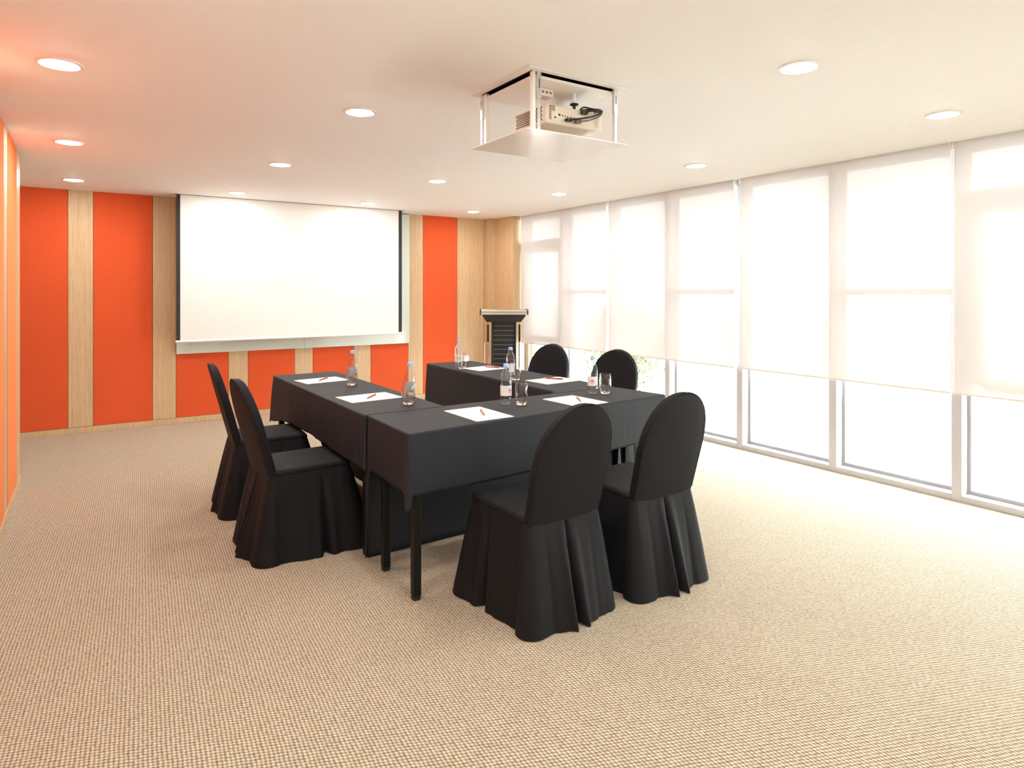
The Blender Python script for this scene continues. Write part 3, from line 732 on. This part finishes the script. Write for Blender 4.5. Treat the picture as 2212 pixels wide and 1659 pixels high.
# ------------------------------------------------------------------ banquet chairs
def chair_back(hw_list, bm):
    n = 28; rows = []
    for h, wv, tk in hw_list:
        yc = -0.210 - (h-0.44)*0.264
        row = []
        r = min(0.010, tk*0.75, wv*0.75); sec = []
        for qx, qy, a0 in ((1, -1, -PI/2), (1, 1, 0.0), (-1, 1, PI/2), (-1, -1, PI)):
            for i in range(5):
                a = a0+PI/2*i/4; sec.append((qx*(wv-r)+r*math.cos(a), qy*(tk-r)+r*math.sin(a)))
            if qx*qy < 0:      # extra points along the long faces
                pass
        full = []
        for i, p in enumerate(sec):
            full.append(p)
            if i in (9, 19):
                q = sec[(i+1) % 20]
                full += [(p[0]+(q[0]-p[0])*t_/6, p[1]+(q[1]-p[1])*t_/6) for t_ in range(1, 6)]
        for x, y in full: row.append(bm.verts.new((x, yc+y+0.15*x*x, h)))
        n = len(row)
        rows.append(row)
    for A, B in zip(rows, rows[1:]):
        for i in range(n):
            j = (i+1) % n; bm.faces.new((A[i], A[j], B[j], B[i]))
    bm.faces.new(rows[0][::-1]); bm.faces.new(rows[-1])
def interp(tab, x):
    for (a, va), (b, vb) in zip(tab, tab[1:]):
        if x <= b: return va+(vb-va)*(x-a)/(b-a)
    return tab[-1][1]
BACKW = [(0.42, 0.193), (0.50, 0.195), (0.58, 0.1975), (0.65, 0.200), (0.70, 0.2005), (0.75, 0.196), (0.79, 0.187), (0.83, 0.172), (0.865, 0.152), (0.895, 0.125), (0.918, 0.096), (0.933, 0.068), (0.942, 0.042), (0.947, 0.016)]
def chair_skirt(bm, seed, sf):
    rnd = random.Random(seed)
    hwx, yb, yf = 0.206, -0.222, 0.215
    rc = 0.035
    # perimeter from back centre, counter-clockwise seen from above (towards +x)
    per = []
    def line(a, b, nrm, m):
        for i in range(m): per.append((a[0]+(b[0]-a[0])*i/m, a[1]+(b[1]-a[1])*i/m, nrm[0], nrm[1]))
    def arc(cx, cy, a0, a1, m):
        for i in range(m):
            a = a0+(a1-a0)*i/m; per.append((cx+rc*math.cos(a), cy+rc*math.sin(a), math.cos(a), math.sin(a)))
    line((0, yb), (hwx-rc, yb), (0, -1), 22); arc(hwx-rc, yb+rc, -PI/2, 0, 8)
    line((hwx, yb+rc), (hwx, yf-rc), (1, 0), 40); arc(hwx-rc, yf-rc, 0, PI/2, 8)
    line((hwx-rc, yf), (-hwx+rc, yf), (0, 1), 40); arc(-hwx+rc, yf-rc, PI/2, PI, 8)
    line((-hwx, yf-rc), (-hwx, yb+rc), (-1, 0), 40); arc(-hwx+rc, yb+rc, PI, 1.5*PI, 8)
    line((-hwx+rc, yb), (0, yb), (0, -1), 22)
    m = len(per)
    # pleats: (x or y position test) as arc-length positions
    s = [0]
    for i in range(1, m): s.append(s[-1]+math.hypot(per[i][0]-per[i-1][0], per[i][1]-per[i-1][1]))
    tot = s[-1]+math.hypot(per[0][0]-per[-1][0], per[0][1]-per[-1][1])
    half = hwx-rc; qa = rc*PI/2; side = yf-yb-2*rc
    s_side = half+qa
    pleats = [(0.0, 0.095, 0.010), (s_side+side*0.64, 0.045, 0.012), (tot-s_side-side*0.64, 0.045, 0.012),
              (half*0.7, 0.006, 0.012), (tot-half*0.7, 0.006, 0.012)]
    ph = [rnd.uniform(0, 6.28) for _ in range(4)]
    rows_t = [0, 0.04, 0.12, 0.22, 0.34, 0.46, 0.58, 0.70, 0.81, 0.90, 0.96, 1.0]
    rows = []
    for t in rows_t:
        row = []
        for i, (x, y, nx, ny) in enumerate(per):
            corner = abs(nx)*abs(ny)*2
            back = max(0, -ny)
            fr_ = max(0, min(1, (y-yb)/(yf-yb)))
            fl = sf*(1-back) + 0.055*(1-back)*fr_**1.5 + 0.095*back + 0.014*corner
            o_ = fl*t**0.9
            zz = 0.435*(1-t) + 0.004
            lift = 0
            for p0, dp, wd in pleats:
                dd = abs(s[i]-p0); dd = min(dd, tot-dd)
                g = math.exp(-(dd/(wd*(0.35+1.0*t)))**2)
                o_ -= dp*g*t**0.7
                o_ += dp*0.30*math.exp(-((dd-wd*3.2)/(wd*1.9))**2)*t
                lift += 0.016*g*(dp/0.085)
            o_ += (0.009*math.sin(s[i]*19+ph[0])+0.004*math.sin(s[i]*43+ph[1]))*t**1.3
            zz += lift*t**3
            row.append(bm.verts.new((x+nx*o_, y+ny*o_, zz)))
        rows.append(row)
    for A, B in zip(rows, rows[1:]):
        for i in range(m):
            j = (i+1) % m; bm.faces.new((A[i], A[j], B[j], B[i]))
BACKW = [(0.42+(h-0.42)*0.515/0.527, w_+0.003*min(1, w_/0.1)) for h, w_ in BACKW]
BTOP = BACKW[-1][0]
def make_chair(label, loc, rz, seed, sf=0.024):
    e = empty('banquet_chair', label, 'chair', loc, rz, 'covered banquet chairs around the tables')
    bm = nb()
    tab = []
    for k in range(25):
        h = 0.420+(BTOP-0.001-0.420)*(1-(1-k/24)**1.35)
        wv = interp(BACKW, h); tk = 0.022*min(1, (wv/0.07)**0.5)
        tab.append((h, wv, tk))
    chair_back(tab, bm)
    bk = obj('backrest', bm, M['chair'], e, True, 75)
    bm = nb()
    pts = []
    hs = [0.44+(BTOP-0.0015-0.44)*(1-(1-k/20)**1.5) for k in range(21)]
    for sgn, seq in ((-1, hs), (1, hs[::-1])):
        for h in seq:
            x = sgn*(interp(BACKW, h)-0.004); pts.append((x, -0.210-(h-0.44)*0.264-0.0195+0.15*x*x, h))
    tube(bm, pts, 0.0032, 6); obj('piping', bm, M['chair'], bk, True)
    bm = nb(); box(bm, -0.205, 0.205, -0.205, 0.214, 0.425, 0.467, 0.018, 3); obj('seat', bm, M['chair'], e, True, 60)
    bm = nb(); chair_skirt(bm, seed, sf); sk = obj('skirt', bm, M['chair'], e, True, 60)
    return e
make_chair('black covered chair at the left table, the one nearer the viewer', (1.000, 3.660, 0), R(-87), 1, 0.060)
make_chair('black covered chair at the left table, the one farther from the viewer', (1.005, 4.465, 0), R(-93), 2, 0.060)
make_chair('black covered chair seen from behind at the front table, left of the two', (1.702, 2.392, 0), R(2), 3)
make_chair('black covered chair seen from behind at the front table, nearer the windows', (2.290, 2.372, 0), R(0), 4)
make_chair('black covered chair behind the right table, nearer the lectern', (3.09, 4.40, 0), R(109), 5)
make_chair('black covered chair behind the right table, close to the front table', (3.20, 3.685, 0), R(109), 6)

# ------------------------------------------------------------------ table settings
K = 0.64/0.65
def T(x, y): return (x*K, y*K)
TS = TZ+0.0027
def tz_(y, x): return TS if (y > 3.19*1.0 and (x < 1.66 or x > 2.47)) else TZ
def make_paper(label, ctr, w_, h_, rz):
    e = empty('note_paper', label, 'paper', (*ctr, tz_(ctr[1], ctr[0])+0.0003), rz, 'sheets of note paper on the tables')
    bm = nb(); box(bm, -w_/2, w_/2, -h_/2, h_/2, 0, 0.0022); obj('sheet_pad', bm, M['paper'], e)
    bm = nb(); box(bm, -w_/2+0.025, -w_/2+0.050, h_/2-0.028, h_/2-0.022, 0.0022, 0.0025); obj('printed_mark', bm, M['print'], e)
    return e
pen0 = None
def make_pen(label, a, b):
    global pen0
    a = Vector(a); b = Vector(b); c = (a+b)/2; rz = math.atan2(b.y-a.y, b.x-a.x)
    if pen0 is None:
        e = empty('ballpoint_pen', label, 'pen', (c.x, c.y, tz_(c.y, c.x)+0.0026), rz, 'dark red pens on the note papers')
        bm = nb(); cyl(bm, (-0.055, 0, 0.005), (0.070, 0, 0.005), 0.005, n=12); obj('barrel', bm, M['pen_red'], e, True)
        bm = nb(); cyl(bm, (-0.075, 0, 0.005), (-0.055, 0, 0.005), 0.0012, 0.0048, n=12); obj('tip', bm, M['pen_tip'], e, True)
        bm = nb(); box(bm, 0.030, 0.074, -0.0018, 0.0018, 0.0096, 0.0112); box(bm, 0.070, 0.0745, -0.002, 0.002, 0.004, 0.0108); obj('clip', bm, M['pen_tip'], e)
        bm = nb(); cyl(bm, (0.070, 0, 0.005), (0.078, 0, 0.005), 0.0036, n=10); obj('push_button', bm, M['pen_tip'], e, True)
        pen0 = e
        return e
    return dup(pen0, (c.x, c.y, tz_(c.y, c.x)+0.0026), rz, label)
make_paper('cream note paper at the left chair of the front table', T(1.727, 2.932), 0.222, 0.337, R(1))
make_paper('cream note paper at the window-side chair of the front table', T(2.408, 2.960), 0.235, 0.310, R(3))
make_paper('white note paper at the far end of the left table', T(1.420, 4.640), 0.235, 0.315, R(-83))
make_paper('white note paper at the near end of the left table', T(1.432, 3.735), 0.245, 0.325, R(-86))
make_paper('white note paper at the far end of the right table', T(2.772, 4.605), 0.245, 0.275, R(97))
make_paper('cream note paper at the near end of the right table', T(2.812, 3.706), 0.245, 0.32, R(94))
make_pen('dark red pen on the paper at the left chair of the front table', T(1.711, 2.835), T(1.785, 3.010))
make_pen('dark red pen on the paper at the window-side chair of the front table', T(2.390, 2.875), T(2.480, 3.035))
make_pen('dark red pen on the paper at the far end of the left table', T(1.372, 4.585), T(1.492, 4.720))
make_pen('dark red pen on the paper at the near end of the left table', T(1.378, 3.657), T(1.502, 3.795))
make_pen('dark red pen on the paper at the far end of the right table', T(2.810, 4.680), T(2.880, 4.530))
make_pen('dark red pen on the paper at the near end of the right table', T(2.810, 3.822), T(2.888, 3.690))

bot0 = None
def make_bottle(label, x, y, rz):
    global bot0
    if bot0 is None:
        e = empty('water_bottle', label, 'bottle', (x, y, tz_(y, x)+0.0005), rz, 'water bottles on the tables')
        r = 0.0315
        prof = [(0, 0.004), (0.012, 0.004), (0.020, 0.0005), (0.026, 0.001), (0.0305, 0.006), (r, 0.014), (r, 0.040), (r-0.0008, 0.044), (r, 0.048), (r, 0.110)]
        for k in range(3): prof += [(r, 0.116+k*0.010), (r-0.0012, 0.120+k*0.010)]
        prof += [(r-0.001, 0.146), (0.0290, 0.158), (0.0250, 0.172), (0.0195, 0.186), (0.0150, 0.196), (0.0128, 0.202), (0.0125, 0.206), (0.0150, 0.2065), (0.0150, 0.2085), (0.0, 0.2085)]
        bm = nb(); lathe(bm, prof, 32); obj('bottle_body', bm, M['water'], e, True, 60)
        bm = nb(); lathe(bm, [(0, 0.2087), (0.0152, 0.2087), (0.0155, 0.212), (0.0150, 0.226), (0.0135, 0.2285), (0, 0.2285)], 24); obj('cap', bm, M['cap'], e, True, 40)
        # paper label wrapped round the front
        bm = nb(); a0, a1, m = R(-205), R(5), 28; rl = r+0.0006
        lo = []; hi = []
        for i in range(m+1):
            a = a0+(a1-a0)*i/m
            lo.append(bm.verts.new((rl*math.cos(a), rl*math.sin(a), 0.050))); hi.append(bm.verts.new((rl*math.cos(a), rl*math.sin(a), 0.108)))
        for i in range(m): bm.faces.new((lo[i], lo[i+1], hi[i+1], hi[i]))
        lb = obj('label', bm, M['label'], e, True)
        # red mark: three peaks over short strokes
        bm = nb(); rm = rl+0.0004
        def cy(u, z): a = R(-62)+u/rm; return bm.verts.new((rm*math.cos(a), rm*math.sin(a), z))
        for (uc, zb, wd, ht) in ((-0.006, 0.080, 0.010, 0.010), (0.002, 0.080, 0.010, 0.015), (0.009, 0.079, 0.009, 0.010)):
            bm.faces.new((cy(uc-wd/2, zb), cy(uc+wd/2, zb), cy(uc, zb+ht)))
        for (u0, u1, zb) in ((-0.010, 0.012, 0.0745), (-0.007, 0.010, 0.0695), (-0.003, 0.006, 0.0645)):
            bm.faces.new((cy(u0, zb), cy((u0+u1)/2, zb), cy((u0+u1)/2, zb+0.0028), cy(u0, zb+0.0028)))
            bm.faces.new((cy((u0+u1)/2+0.001, zb+0.001), cy(u1, zb+0.001), cy(u1, zb+0.0036), cy((u0+u1)/2+0.001, zb+0.0036)))
        obj('emblem', bm, M['label_red'], lb)
        bot0 = e
        return e
    return dup(bot0, (x, y, tz_(y, x)+0.0005), rz, label)
gl0 = None
def make_glass(label, x, y):
    global gl0
    if gl0 is None:
        e = empty('drinking_glass', label, 'glass', (x, y, tz_(y, x)+0.0005), 0, 'tumblers on the tables')
        wall = [(0.0305, 0.0155), (0.0318, 0.022), (0.0345, 0.035), (0.0365, 0.060), (0.0365, 0.080), (0.0350, 0.105), (0.0330, 0.1240), (0.0326, 0.1248), (0.0320, 0.1244)]
        bm = nb(); lathe(bm, wall, 36); obj('wall', bm, M['glass'], e, True, 70)
        bm = nb(); lathe(bm, [(0, 0.0), (0.024, 0.0), (0.0275, 0.003), (0.0295, 0.010), (0.0305, 0.0155), (0.024, 0.0135), (0.012, 0.0125), (0, 0.0122)], 36); obj('thick_base', bm, M['pinkglass'], e, True, 50)
        bm = nb(); lathe(bm, [(0.0318, 0.1240), (0.0330, 0.1238), (0.0333, 0.1250), (0.0326, 0.1256), (0.0319, 0.1250)], 36, close=True); obj('rim', bm, M['pinkglass'], e, True, 70)
        gl0 = e
        return e
    return dup(gl0, (x, y, tz_(y, x)+0.0005), 0, label)
bots = [('water bottle with blue cap and white label beside the front table\'s left paper', (2.010, 3.097), -20),
        ('water bottle with blue cap on the front table nearest the windows', (2.680, 3.118), -75),
        ('water bottle with blue cap at the far end of the left table', (1.552, 4.365), 150),
        ('water bottle with blue cap at the near end of the left table', (1.572, 3.452), 130),
        ('water bottle with blue cap at the far end of the right table', (2.615, 4.765), -60),
        ('water bottle with blue cap at the near end of the right table', (2.612, 3.965), 60)]
for lab, p, rz in bots: make_bottle(lab, *T(*p), R(rz))
gls = [('clear tumbler right of the bottle in the middle of the front table', (2.070, 3.028)),
       ('clear tumbler on the front table nearest the windows', (2.738, 3.064)),
       ('clear tumbler in front of the bottle at the far end of the left table', (1.515, 4.285)),
       ('clear tumbler in front of the bottle at the near end of the left table', (1.530, 3.385)),
       ('clear tumbler beside the bottle at the far end of the right table', (2.600, 4.675)),
       ('clear tumbler in front of the bottle at the near end of the right table', (2.600, 3.875))]
for lab, p in gls: make_glass(lab, *T(*p))
